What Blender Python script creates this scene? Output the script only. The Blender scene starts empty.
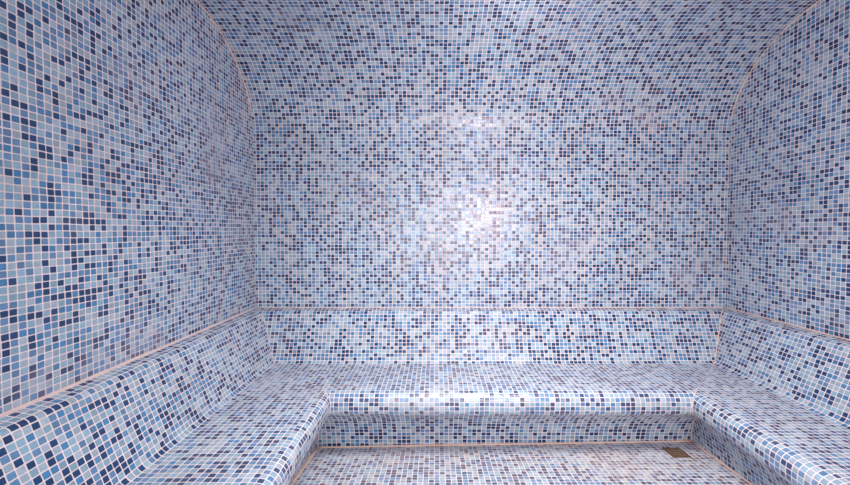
import bpy, bmesh, math, random
from mathutils import Vector
random.seed(7)
C = bpy.context.scene.collection
P = 0.027                 # spacing of the mosaic tiles (m)
SQ = 0.862                # the tiles are a little less tall than wide
XL, XR = -47.0, 75.5      # side walls, in tile widths from the middle of the view
YB, YF = 108.5, -14.0     # back wall, front wall
Z0 = 44.8                 # eye height above the floor
PI = math.pi

def W(x, y, z):
    return (x * P, y * P, (z + Z0) * P)

# ------------------------------------------------------------------ materials
def new_mat(name):
    m = bpy.data.materials.new(name); m.use_nodes = True
    nt = m.node_tree
    for n in list(nt.nodes): nt.nodes.remove(n)
    return m, nt

class NG:
    def __init__(s, nt): s.nt = nt
    def n(s, t, **kw):
        nd = s.nt.nodes.new(t)
        for k, v in kw.items(): setattr(nd, k, v)
        return nd
    def link(s, a, b): s.nt.links.new(a, b)
    def m(s, op, a, b=None, c=None, clamp=False):
        nd = s.n('ShaderNodeMath', operation=op, use_clamp=clamp)
        for i, v in enumerate((a, b, c)):
            if v is None: continue
            if isinstance(v, (int, float)): nd.inputs[i].default_value = v
            else: s.link(v, nd.inputs[i])
        return nd.outputs[0]
    def vm(s, op, a, b=None):
        nd = s.n('ShaderNodeVectorMath', operation=op)
        for i, v in enumerate((a, b)):
            if v is None: continue
            if isinstance(v, tuple): nd.inputs[i].default_value = v
            else: s.link(v, nd.inputs[i])
        return nd.outputs[0]
    def ss(s, v, lo, hi, a=0.0, b=1.0):
        nd = s.n('ShaderNodeMapRange', interpolation_type='SMOOTHSTEP')
        s.link(v, nd.inputs[0])
        nd.inputs[1].default_value = lo; nd.inputs[2].default_value = hi
        nd.inputs[3].default_value = a; nd.inputs[4].default_value = b
        return nd.outputs[0]
    def mix(s, f, a, b, blend='MIX'):
        nd = s.n('ShaderNodeMix', data_type='RGBA', blend_type=blend)
        for i, v in ((0, f), (6, a), (7, b)):
            if isinstance(v, (int, float)): nd.inputs[i].default_value = v
            elif isinstance(v, tuple): nd.inputs[i].default_value = v
            else: s.link(v, nd.inputs[i])
        return nd.outputs[2]

LIGHT = (0.25, 0.42, 0.54, 1)
PALE = (0.345, 0.45, 0.54, 1)
MID = (0.11, 0.245, 0.43, 1)
BRIGHT = (0.05, 0.215, 0.43, 1)
NAVY = (0.0015, 0.045, 0.15, 1)
GROUT = (0.83, 0.73, 0.73, 1)

def mosaic(name, tint=0.0, tint_col=(0.50, 0.42, 0.47, 1), stain=(0.74, 0.60, 0.56, 1), tint_base=0.0, coat=0.27):
    m, nt = new_mat(name); g = NG(nt)
    out = g.n('ShaderNodeOutputMaterial'); bs = g.n('ShaderNodeBsdfPrincipled')
    g.link(bs.outputs[0], out.inputs[0])
    tc = g.n('ShaderNodeTexCoord'); uv = tc.outputs['UV']
    # hand-laid: the grid wavers a little
    wz = g.n('ShaderNodeTexNoise'); wz.inputs['Scale'].default_value = 0.22; wz.inputs['Detail'].default_value = 2
    g.link(uv, wz.inputs['Vector'])
    wob = g.vm('MULTIPLY', g.vm('SUBTRACT', wz.outputs['Color'], (0.5, 0.5, 0.5)), (0.28, 0.28, 0.0))
    u = g.vm('ADD', uv, wob)
    cell = g.vm('FLOOR', u); fr = g.vm('SUBTRACT', g.vm('FRACTION', u), (0.5, 0.5, 0.0))
    wn = g.n('ShaderNodeTexWhiteNoise', noise_dimensions='2D'); g.link(cell, wn.inputs['Vector'])
    wn2 = g.n('ShaderNodeTexWhiteNoise', noise_dimensions='2D')
    g.link(g.vm('ADD', cell, (37.3, 91.7, 0.0)), wn2.inputs['Vector'])
    sp = g.n('ShaderNodeSeparateXYZ'); g.link(fr, sp.inputs[0])
    ro = g.n('ShaderNodeSeparateColor'); g.link(wn2.outputs['Color'], ro.inputs[0])
    # each tile sits slightly off its place
    fx = g.m('ADD', sp.outputs[0], g.m('MULTIPLY', g.m('SUBTRACT', ro.outputs[0], 0.5), 0.05))
    fy = g.m('ADD', sp.outputs[1], g.m('MULTIPLY', g.m('SUBTRACT', ro.outputs[1], 0.5), 0.05))
    ax = g.m('ABSOLUTE', fx); ay = g.m('ABSOLUTE', fy)
    d = g.m('POWER', g.m('ADD', g.m('POWER', ax, 9.0), g.m('POWER', ay, 9.0)), 1.0 / 9.0)
    tile = g.ss(d, 0.444, 0.414)
    # colour of each tile
    cr = g.n('ShaderNodeValToRGB'); cr.color_ramp.interpolation = 'CONSTANT'
    g.link(wn.outputs['Value'], cr.inputs[0])
    el = cr.color_ramp.elements
    el[0].position = 0; el[0].color = LIGHT
    el[1].position = 0.24; el[1].color = PALE
    for p_, c_ in ((0.435, MID), (0.635, BRIGHT), (0.74, NAVY)):
        e = el.new(p_); e.color = c_
    jit = g.m('ADD', 0.84, g.m('MULTIPLY', ro.outputs[2], 0.32))
    base = g.mix(1.0, cr.outputs[0], jit, 'MULTIPLY')
    # faint clouding inside the glass
    cn = g.n('ShaderNodeTexNoise'); cn.inputs['Scale'].default_value = 2.3; cn.inputs['Detail'].default_value = 3
    g.link(uv, cn.inputs['Vector'])
    base = g.mix(1.0, base, g.ss(cn.outputs[0], 0.25, 0.75, 0.90, 1.08), 'MULTIPLY')
    # grout, a little stained
    gn = g.n('ShaderNodeTexNoise'); gn.inputs['Scale'].default_value = 0.06; gn.inputs['Detail'].default_value = 3
    g.link(uv, gn.inputs['Vector'])
    grout = g.mix(g.ss(gn.outputs[0], 0.45, 0.75), GROUT, stain)
    # second colour mixed in by noise patches over tile and grout
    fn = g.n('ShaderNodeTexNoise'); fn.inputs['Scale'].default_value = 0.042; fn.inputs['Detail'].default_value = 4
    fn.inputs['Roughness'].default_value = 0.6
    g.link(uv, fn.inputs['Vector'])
    fm = g.ss(fn.outputs[0], 0.54, 0.70, tint_base, tint)
    col = g.mix(tile, grout, base)
    col = g.mix(fm, col, tint_col)
    g.link(col, bs.inputs['Base Color'])
    rough = g.m('ADD', g.m('MULTIPLY', tile, -0.51), 0.75)
    g.link(g.m('ADD', rough, g.m('MULTIPLY', fm, 0.3)), bs.inputs['Roughness'])
    bs.inputs['IOR'].default_value = 1.5
    g.link(g.m('MULTIPLY', tile, coat), bs.inputs['Coat Weight'])
    bs.inputs['Coat Roughness'].default_value = 0.45
    bs.inputs['Coat IOR'].default_value = 1.6
    # pillowed tile edges and a small tilt of every tile
    edge = g.ss(d, 0.47, 0.33)
    tx = g.m('MULTIPLY', fx, g.m('SUBTRACT', ro.outputs[1], 0.5))
    ty = g.m('MULTIPLY', fy, g.m('SUBTRACT', ro.outputs[0], 0.5))
    h = g.m('ADD', g.m('MULTIPLY', edge, 0.10), g.m('MULTIPLY', g.m('ADD', tx, ty), 0.22))
    bp = g.n('ShaderNodeBump'); bp.inputs['Strength'].default_value = 0.7; bp.inputs['Distance'].default_value = 0.012
    g.link(h, bp.inputs['Height']); g.link(bp.outputs[0], bs.inputs['Normal'])
    return m

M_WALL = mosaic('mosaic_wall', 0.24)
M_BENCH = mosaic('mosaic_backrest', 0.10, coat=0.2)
M_SEAT = mosaic('mosaic_seat', 0.30, (0.70, 0.67, 0.70, 1), tint_base=0.04, coat=0.42)
M_FLOOR = mosaic('mosaic_floor', 0.34, (0.74, 0.57, 0.46, 1), (0.80, 0.60, 0.44, 1), tint_base=0.12)

def plain(name, col, rough, metal=0.0, noise=0.0, scale=60):
    m, nt = new_mat(name); g = NG(nt)
    out = g.n('ShaderNodeOutputMaterial'); bs = g.n('ShaderNodeBsdfPrincipled')
    g.link(bs.outputs[0], out.inputs[0])
    tc = g.n('ShaderNodeTexCoord')
    nz = g.n('ShaderNodeTexNoise'); nz.inputs['Scale'].default_value = scale; nz.inputs['Detail'].default_value = 4
    g.link(tc.outputs['Object'], nz.inputs['Vector'])
    c2 = tuple(c * (1 - noise) for c in col[:3]) + (1,)
    c1 = tuple(min(1, c * (1 + noise)) for c in col[:3]) + (1,)
    g.link(g.mix(nz.outputs[0], c1, c2), bs.inputs['Base Color'])
    bs.inputs['Roughness'].default_value = rough; bs.inputs['Metallic'].default_value = metal
    return m

M_JOINT = plain('joint_grout', (0.74, 0.53, 0.42), 0.7, noise=0.25, scale=9)
M_PINK = plain('joint_grout_pale', (0.72, 0.57, 0.53), 0.7, noise=0.2, scale=9)
M_BRASS = plain('brass', (0.23, 0.135, 0.06), 0.45, metal=0.6, noise=0.35, scale=70)
M_DARK = plain('drain_dark', (0.05, 0.035, 0.02), 0.8, noise=0.3)

# ------------------------------------------------------------------ mesh helpers
def link(name, me, mat, parent=None, smooth=True):
    o = bpy.data.objects.new(name, me); C.objects.link(o)
    me.materials.append(mat)
    if parent: o.parent = parent
    if smooth:
        for p in me.polygons: p.use_smooth = True
    return o

def grid_mesh(name, rows, uvs, close=None):
    """rows: list of rows of world points, uvs the same shape."""
    bm = bmesh.new(); lay = bm.loops.layers.uv.new('UVMap')
    vs = [[bm.verts.new(p) for p in r] for r in rows]
    for i in range(len(rows) - 1):
        for j in range(len(rows[0]) - 1):
            try: f = bm.faces.new((vs[i][j], vs[i][j+1], vs[i+1][j+1], vs[i+1][j]))
            except ValueError: continue
            for lp, (a, b) in zip(f.loops, ((i, j), (i, j+1), (i+1, j+1), (i+1, j))):
                lp[lay].uv = uvs[a][b]
    if close:
        close(bm, vs)
    me = bpy.data.meshes.new(name); bm.to_mesh(me); bm.free()
    return me

def structure(o):
    o['kind'] = 'structure'; return o

def catmull(pts, n=6):
    out = []
    for i in range(len(pts) - 1):
        p0 = pts[max(i-1, 0)]; p1 = pts[i]; p2 = pts[i+1]; p3 = pts[min(i+2, len(pts)-1)]
        for k in range(n):
            t = k / n
            out.append(tuple(0.5 * ((2*b) + (-a + c)*t + (2*a - 5*b + 4*c - d)*t*t + (-a + 3*b - 3*c + d)*t**3)
                             for a, b, c, d in zip(p0, p1, p2, p3)))
    out.append(pts[-1]); return out

def arc_uv(pts):
    s = [0.0]
    for a, b in zip(pts, pts[1:]):
        s.append(s[-1] + math.hypot(b[0]-a[0], (b[1]-a[1]) / SQ))
    return s

# ------------------------------------------------------------------ vault profile (y, z), from the back wall upward and forward
EA, EB, EZ = 28.0, 21.0, 24.5
vault = []
for k in range(0, 33):
    t = PI/2 * k / 32
    vault.append((YB - EA + EA*math.cos(t), EZ + EB*math.sin(t)))
TOPZ = EZ + EB
fv = []
for k in range(0, 33):
    t = PI/2 * k / 32
    fv.append((YF + EA - EA*math.sin(t), EZ + EB*math.cos(t)))
vault_all = vault + fv            # rises from the back wall, runs flat, comes down on the front wall
TH = 4.0                          # thickness of the shell behind the tiles

def shell(name, inner, outer, uvs, mat, curved=False):
    """a thick sheet: inner tiled face, outer back face, closed round the rim"""
    bm = bmesh.new(); lay = bm.loops.layers.uv.new('UVMap')
    A = [[bm.verts.new(p) for p in r] for r in inner]; B = [[bm.verts.new(p) for p in r] for r in outer]
    R, K = len(A), len(A[0])
    for i in range(R-1):
        for j in range(K-1):
            q = ((i, j), (i, j+1), (i+1, j+1), (i+1, j))
            for G, rev in ((A, 0), (B, 1)):
                idx = q[::-1] if rev else q
                f = bm.faces.new([G[a][b] for a, b in idx])
                for lp, (a, b) in zip(f.loops, idx): lp[lay].uv = uvs[a][b]
                f.smooth = True
    rim = [(0, j) for j in range(K)] + [(i, K-1) for i in range(1, R)] + [(R-1, j) for j in range(K-2, -1, -1)] + [(i, 0) for i in range(R-2, 0, -1)]
    for k in range(len(rim)):
        a = rim[k]; b = rim[(k+1) % len(rim)]
        bm.faces.new([bm.verts.new(v.co) for v in (A[a[0]][a[1]], B[a[0]][a[1]], B[b[0]][b[1]], A[b[0]][b[1]])])
    for f in bm.faces:
        if not curved: f.smooth = False
    # the tiled faces look into the room
    mid = Vector(W(14, 47, 0))
    for f in bm.faces:
        f.normal_update()
    for f in list(bm.faces)[:2*(R-1)*(K-1):2]:
        if (mid - f.calc_center_median()).dot(f.normal) < 0: f.normal_flip()
    for f in list(bm.faces)[1:2*(R-1)*(K-1):2]:
        if (mid - f.calc_center_median()).dot(f.normal) > 0: f.normal_flip()
    me = bpy.data.meshes.new(name); bm.to_mesh(me); bm.free()
    o = bpy.data.objects.new(name, me); C.objects.link(o); me.materials.append(mat)
    return o

FZ = -47.5
def flat_wall(name, axis, pos, out, a0, a1, zlo, zhi, off):
    """vertical wall; axis 'x' = plane of constant x"""
    def pt(a, z, d):
        return W(pos + d, a, z) if axis == 'x' else W(a, pos + d, z)
    inner = [[pt(a, z, 0) for a in (a0, a1)] for z in (zlo, zhi)]
    outer = [[pt(a, z, out*TH) for a in (a0, a1)] for z in (zlo, zhi)]
    uv = [[(a + off[0], z/SQ + off[1]) for a in (a0, a1)] for z in (zlo, zhi)]
    return structure(shell(name, inner, outer, uv, M_WALL))

wb = flat_wall('wall_back', 'y', YB, 1, XL, XR, FZ, EZ, (0.35, 0.0))
wf = flat_wall('wall_front', 'y', YF, -1, XL, XR, FZ, EZ, (500.2, 40.0))

# side walls follow the vault at their top edge
def side_wall(name, x, out, off):
    inner, outer, uvs = [], [], []
    prof = vault_all
    lo = [(y, FZ) for y, z in prof]
    for pr in (lo, prof):
        inner.append([W(x, y, z) for y, z in pr])
        outer.append([W(x + out*TH, y, z) for y, z in pr])
        uvs.append([(y + off[0], z/SQ + off[1]) for y, z in pr])
    return structure(shell(name, inner, outer, uvs, M_WALL))
wl = side_wall('wall_left', XL, -1, (1000.3, 300.0))
wr = side_wall('wall_right', XR, 1, (2000.3, 700.0))

s = arc_uv(vault_all)
v0 = EZ / SQ
nx = (XL, XR)
inner = [[W(x, y, z) for x in nx] for y, z in vault_all]
outer = []
for (y, z) in vault_all:
    outer.append([W(x, y, TOPZ + TH) for x in nx])
structure(shell('ceiling', inner, outer, [[(x + 0.35, v0 + sv) for x in nx] for sv in s], M_WALL, curved=True))

# floor: falls gently to the back, where the drain is
def floor_z(x, y):
    t = min(1.0, max(0.0, (y - 67.0) / 21.2))
    xx = (x + 25.8) / 80.0
    zb = -46.4 + 1.4 * min(1, max(0, xx))
    zf = -43.6
    return zf + (zb - zf) * t
ys = [YF, 0, 30, 55, 63, 67, 70, 75, 80, 88.2, 95, YB]
xs = [XL, -25.8, 0, 27, 54.2, XR]
structure(shell('floor', [[W(x, y, floor_z(x, y)) for x in xs] for y in ys], [[W(x, y, -51) for x in xs] for y in ys],
                [[(x + 3000.3, y + 5000.1) for x in xs] for y in ys], M_FLOOR))

# ------------------------------------------------------------------ benches
BACK = [(0.08, -20.0), (1.9, -20.3)] + catmull([(2.1, -20.33), (2.65, -20.6), (3.0, -21.2)], 4) + [(6.9, -31.2)] + catmull([(7.0, -31.45), (7.5, -32.05), (8.1, -32.3)], 4)
SEAT = [(8.1, -32.3), (23.4, -32.35)] + catmull([(23.7, -32.36), (24.7, -32.55), (25.5, -33.05), (25.95, -33.8), (26.1, -34.9), (26.0, -36.0), (25.5, -36.75), (24.9, -37.2)], 5)
RISE = catmull([(24.9, -37.2), (23.7, -38.05), (22.5, -39.4), (21.6, -40.9), (21.0, -42.4), (20.6, -44.2), (20.3, -46.9)], 5)
NARROW = {'left': 0.0, 'back': -0.6, 'right': 1.5}     # the right-hand seat is a touch narrower
FOOT = {'left': 1.2, 'back': 0.0, 'right': 0.3}        # how far each riser stands out at its foot

def depth(side, d):
    if d < 15: return d
    t = min(1.0, max(0.0, (d - 20.6) / 3.3))
    return d - NARROW[side] * t + FOOT[side] * (1 - t)

def bench_pt(side, d, a):
    """a runs along the wall; returns x, y"""
    d = depth(side, d)
    if side == 'back': return a, YB - d
    if side == 'left': return XL + d, a
    return XR - d, a
GAP = 0.02
def ends(side, d):
    if side == 'back': return XL + depth('left', d) + GAP, XR - depth('right', d) - GAP
    return YF + 0.2, YB - depth('back', d) - GAP

def bench_part(name, side, prof, s0, parent, base_z, off, mat, inner_d=0.08):
    sv = arc_uv(prof)
    rows, uvs = [], []
    for (d, z), q in zip(prof, sv):
        a0, a1 = ends(side, d)
        row, ru = [], []
        for i in range(21):
            a = a0 + (a1 - a0) * i / 20
            x, y = bench_pt(side, d, a)
            row.append(W(x, y, z)); ru.append((a + off[0], -(q + s0) + off[1]))
        rows.append(row); uvs.append(ru)
    def close(bm, vs):
        back = []
        for (d, z) in ((inner_d, base_z[1]), (inner_d, base_z[0])):
            if abs(d - prof[0][0]) < 1e-6 and abs(z - prof[0][1]) < 1e-6: continue
            a0, a1 = ends(side, d)
            back.append([bm.verts.new(W(*bench_pt(side, d, a), z)) for a in (a0, a1)])
        rows2 = vs + back
        loops = []
        for i in range(len(vs) - 1, len(rows2)):
            A = rows2[i]; B = rows2[(i + 1) % len(rows2)]
            loops.append(list(A) + list(B)[::-1])
        loops.append([r[0] for r in rows2]); loops.append([r[-1] for r in rows2][::-1])
        bmesh.ops.recalc_face_normals(bm, faces=bm.faces)
        tiled = list(bm.faces)
        for f in tiled: f.normal_update()
        mid = Vector(W(14, 40, 8))
        if sum((mid - f.calc_center_median()).dot(f.normal) for f in tiled) < 0:
            for f in tiled: f.normal_flip()
        for lp in loops: bm.faces.new([bm.verts.new(v.co) for v in lp])    # closing faces keep their own corners
        for r in back:
            for v in r: bm.verts.remove(v)
    me = grid_mesh(name, rows, uvs, close)
    o = link(name, me, mat, parent)
    n = (len(prof) - 1) * 20
    for p in me.polygons: p.use_smooth = p.index < n      # closing faces stay flat
    return o, s0 + sv[-1]

def tube(name, pts, r, mat, parent=None, n=8):
    bm = bmesh.new()
    P3 = [Vector(p) for p in pts]
    rings = []
    for i, p in enumerate(P3):
        t = (P3[min(i+1, len(P3)-1)] - P3[max(i-1, 0)]).normalized()
        up = Vector((0.37, 0.51, 0.77)).normalized()
        a = t.cross(up).normalized(); b = t.cross(a).normalized()
        rr = r * random.uniform(0.85, 1.15)
        rings.append([bm.verts.new(p + a*rr*math.cos(2*PI*k/n) + b*rr*math.sin(2*PI*k/n)) for k in range(n)])
    for A, B in zip(rings, rings[1:]):
        for k in range(n): bm.faces.new((A[k], A[(k+1) % n], B[(k+1) % n], B[k]))
    bm.faces.new(rings[0][::-1]); bm.faces.new(rings[-1])
    bmesh.ops.recalc_face_normals(bm, faces=bm.faces)
    me = bpy.data.meshes.new(name); bm.to_mesh(me); bm.free()
    return link(name, me, mat, parent)

def bench(side, label, off):
    root = bpy.data.objects.new('tiled_bench', None); C.objects.link(root)
    root['label'] = label; root['category'] = 'bench'; root['group'] = 'tiled benches round the room'
    o, q = bench_part('backrest', side, BACK, 0.0, root, (-20.0, -32.3), off, M_BENCH)
    o, q = bench_part('seat', side, SEAT, q, root, (-32.3, -37.2), off, M_SEAT)
    o, q = bench_part('riser', side, RISE, q, root, (-37.2, -46.9), off, M_BENCH)
    return root
bb = bench('back', 'mosaic bench along the back wall joining the two side benches', (100.35, 2000.4))
bl = bench('left', 'mosaic bench along the left wall with sloping backrest and rounded edge', (4000.3, 2600.2))
br = bench('right', 'mosaic bench along the right wall beside the floor drain', (6000.3, 3200.8))

# mitre seams of the back bench
full = BACK + SEAT[1:] + RISE[1:]
def mitre(prof, sx):
    yb = lambda d: YB - depth('back', d)
    return [W(XL + depth('left', d), yb(d), z) if sx < 0 else W(XR - depth('right', d), yb(d), z) for d, z in prof]
def densify(pts, step=0.05):
    out = [pts[0]]
    for a, b in zip(pts, pts[1:]):
        L = (Vector(b) - Vector(a)).length; k = max(1, int(L / step))
        for i in range(1, k+1): out.append(tuple(Vector(a).lerp(Vector(b), i/k)))
    return out
for k, sx in enumerate((-1, 1)):
    structure(tube('trim_%d' % (11 + 3*k), densify(mitre(BACK[1:], sx)), 0.0045 if sx > 0 else 0.003, M_PINK if sx < 0 else M_JOINT))
    structure(tube('trim_%d' % (12 + 3*k), densify(mitre(SEAT[2:], sx)), 0.003, M_PINK))
    structure(tube('trim_%d' % (13 + 3*k), densify(mitre(RISE, sx)), 0.004, M_PINK))

# ------------------------------------------------------------------ joint beads of the room
def trim(n, pts, r, mat, step=0.06):
    structure(tube('trim_%d' % n, densify([W(*p) for p in pts], step), r, mat))
trim(1, [(XL, y, z) for y, z in vault[6:]] + [(XL, YF + EA, TOPZ)], 0.0055, M_JOINT)
trim(2, [(XR, y, z) for y, z in vault[4:]] + [(XR, YF + EA, TOPZ)], 0.0055, M_JOINT)
trim(3, [(XL, YB, -20.0), (XL, YB, EZ)], 0.002, M_PINK)
trim(4, [(XR, YB, -20.0), (XR, YB, EZ)], 0.003, M_PINK)
trim(5, [(XL, YB, -19.95), (XR, YB, -19.95)], 0.0045, M_PINK)
trim(6, [(XL, YB, -19.95), (XL, YF, -19.95)], 0.0065, M_PINK)
trim(7, [(XR, YB, -19.95), (XR, YF, -19.95)], 0.0045, M_JOINT)
fe = 20.62
trim(8, [(x, YB - fe, floor_z(x, YB - fe) + 0.05) for x in (XL + depth('left', fe), 0, 30, XR - depth('right', fe))], 0.006, M_JOINT)
trim(9, [(XL + depth('left', fe), y, floor_z(XL + fe, y) + 0.05) for y in (YB - fe, 80, 75, 70, 67, 40, YF)], 0.0095, M_JOINT)
trim(10, [(XR - depth('right', fe), y, floor_z(XR - depth('right', fe), y) + 0.05) for y in (YB - fe, 80, 75, 70, 67, 40, YF)], 0.0065, M_JOINT)

# ------------------------------------------------------------------ floor drain
dr = bpy.data.objects.new('floor_drain', None); C.objects.link(dr)
dx0, dx1, dy0, dy1 = 46.7, 50.3, 80.7, 85.0
dcx, dcy = (dx0+dx1)/2, (dy0+dy1)/2
dr.location = W(dcx, dcy, floor_z(dcx, dcy))
sl = math.atan2((floor_z(dcx, 86) - floor_z(dcx, 70)), 16)
dr.rotation_euler = (sl, 0, 0)
dr['label'] = 'small square brass drain set in the tiled floor near the right bench'; dr['category'] = 'drain'
hw, hd = (dx1-dx0)*P/2, (dy1-dy0)*P/2
def box(bm, x0, x1, y0, y1, z0, z1):
    v = [bm.verts.new(p) for p in ((x0,y0,z0),(x1,y0,z0),(x1,y1,z0),(x0,y1,z0),(x0,y0,z1),(x1,y0,z1),(x1,y1,z1),(x0,y1,z1))]
    for f in ((3,2,1,0),(4,5,6,7),(0,1,5,4),(1,2,6,5),(2,3,7,6),(3,0,4,7)): bm.faces.new([v[i] for i in f])
def done(name, bm, mat, parent, bev=0.0006):
    if bev: bmesh.ops.bevel(bm, geom=bm.edges[:], offset=bev, segments=2, affect='EDGES')
    me = bpy.data.meshes.new(name); bm.to_mesh(me); bm.free()
    return link(name, me, mat, parent, smooth=False)
fw = 0.007
bm = bmesh.new()
box(bm, -hw, hw, -hd, -hd+fw, -0.004, 0.0025); box(bm, -hw, hw, hd-fw, hd, -0.004, 0.0025)
box(bm, -hw, -hw+fw, -hd+fw, hd-fw, -0.004, 0.0025); box(bm, hw-fw, hw, -hd+fw, hd-fw, -0.004, 0.0025)
done('frame', bm, M_BRASS, dr)
bm = bmesh.new()
nb = 11
for i in range(nb):
    x = -hw + fw + (2*hw - 2*fw) * (i + 0.5) / nb
    box(bm, x - 0.0026, x + 0.0026, -hd+fw, hd-fw, -0.003, 0.0016)
for i in range(4):
    y = -hd + fw + (2*hd - 2*fw) * (i + 0.5) / 4
    box(bm, -hw+fw, hw-fw, y - 0.003, y + 0.003, -0.003, 0.0012)
done('grate', bm, M_BRASS, dr, 0)
bm = bmesh.new(); box(bm, -hw+fw, hw-fw, -hd+fw, hd-fw, -0.008, -0.001)
done('sump', bm, M_DARK, dr, 0)

# ------------------------------------------------------------------ light
def area(name, loc, rot, sx, sy, power, col, spread=PI):
    l = bpy.data.lights.new(name, 'AREA'); l.shape = 'RECTANGLE'; l.size = sx; l.size_y = sy
    l.energy = power; l.color = col; l.spread = spread
    o = bpy.data.objects.new(name, l); C.objects.link(o); o.location = loc; o.rotation_euler = rot
    return o
# the lamp on the wall behind the camera
area('wall_lamp_light', W(26, YF + 1.2, 9), (math.radians(90), 0, 0), 0.26, 0.34, 18, (1.0, 0.72, 0.64), math.radians(140))
# broad fill added behind the camera; the front wall has no opening
area('front_fill_light', W(12, YF + 0.6, -14), (math.radians(84), 0, 0), 1.9, 1.7, 25, (1.0, 0.965, 0.98), math.radians(96))
# globe lamp under the ceiling over the middle of the room, outside the picture
gl = bpy.data.lights.new('globe_lamp_light', 'POINT'); gl.energy = 19; gl.color = (1.0, 0.87, 0.87); gl.shadow_soft_size = 0.09
go = bpy.data.objects.new('globe_lamp_light', gl); C.objects.link(go); go.location = W(16, 66, 39)

# downward fill added under the ceiling to brighten seats and floor
area('ceiling_fill_light', W(14, 60, TOPZ - 0.4), (0, 0, 0), 1.3, 0.9, 25, (1.0, 0.93, 0.89), math.radians(115))

w = bpy.data.worlds.new('world'); bpy.context.scene.world = w; w.use_nodes = True
w.node_tree.nodes['Background'].inputs[0].default_value = (0.8, 0.85, 1, 1)
w.node_tree.nodes['Background'].inputs[1].default_value = 0.3

# ------------------------------------------------------------------ camera
cam = bpy.data.cameras.new('camera'); co = bpy.data.objects.new('camera', cam); C.objects.link(co)
co.location = W(0, 0, 0); co.rotation_euler = (math.radians(88), 0, 0)
cam.sensor_width = 36; cam.lens = 418 / 850 * 36
cam.shift_x = -11 / 850; cam.shift_y = 3.1 / 850
cam.clip_start = 0.02
sc = bpy.context.scene; sc.camera = co
sc.view_settings.view_transform = 'Standard'; sc.view_settings.look = 'None'
sc.view_settings.gamma = 1; sc.view_settings.use_curve_mapping = False
sc.view_settings.exposure = 0.0
sc.cycles.max_bounces = 10; sc.cycles.diffuse_bounces = 6
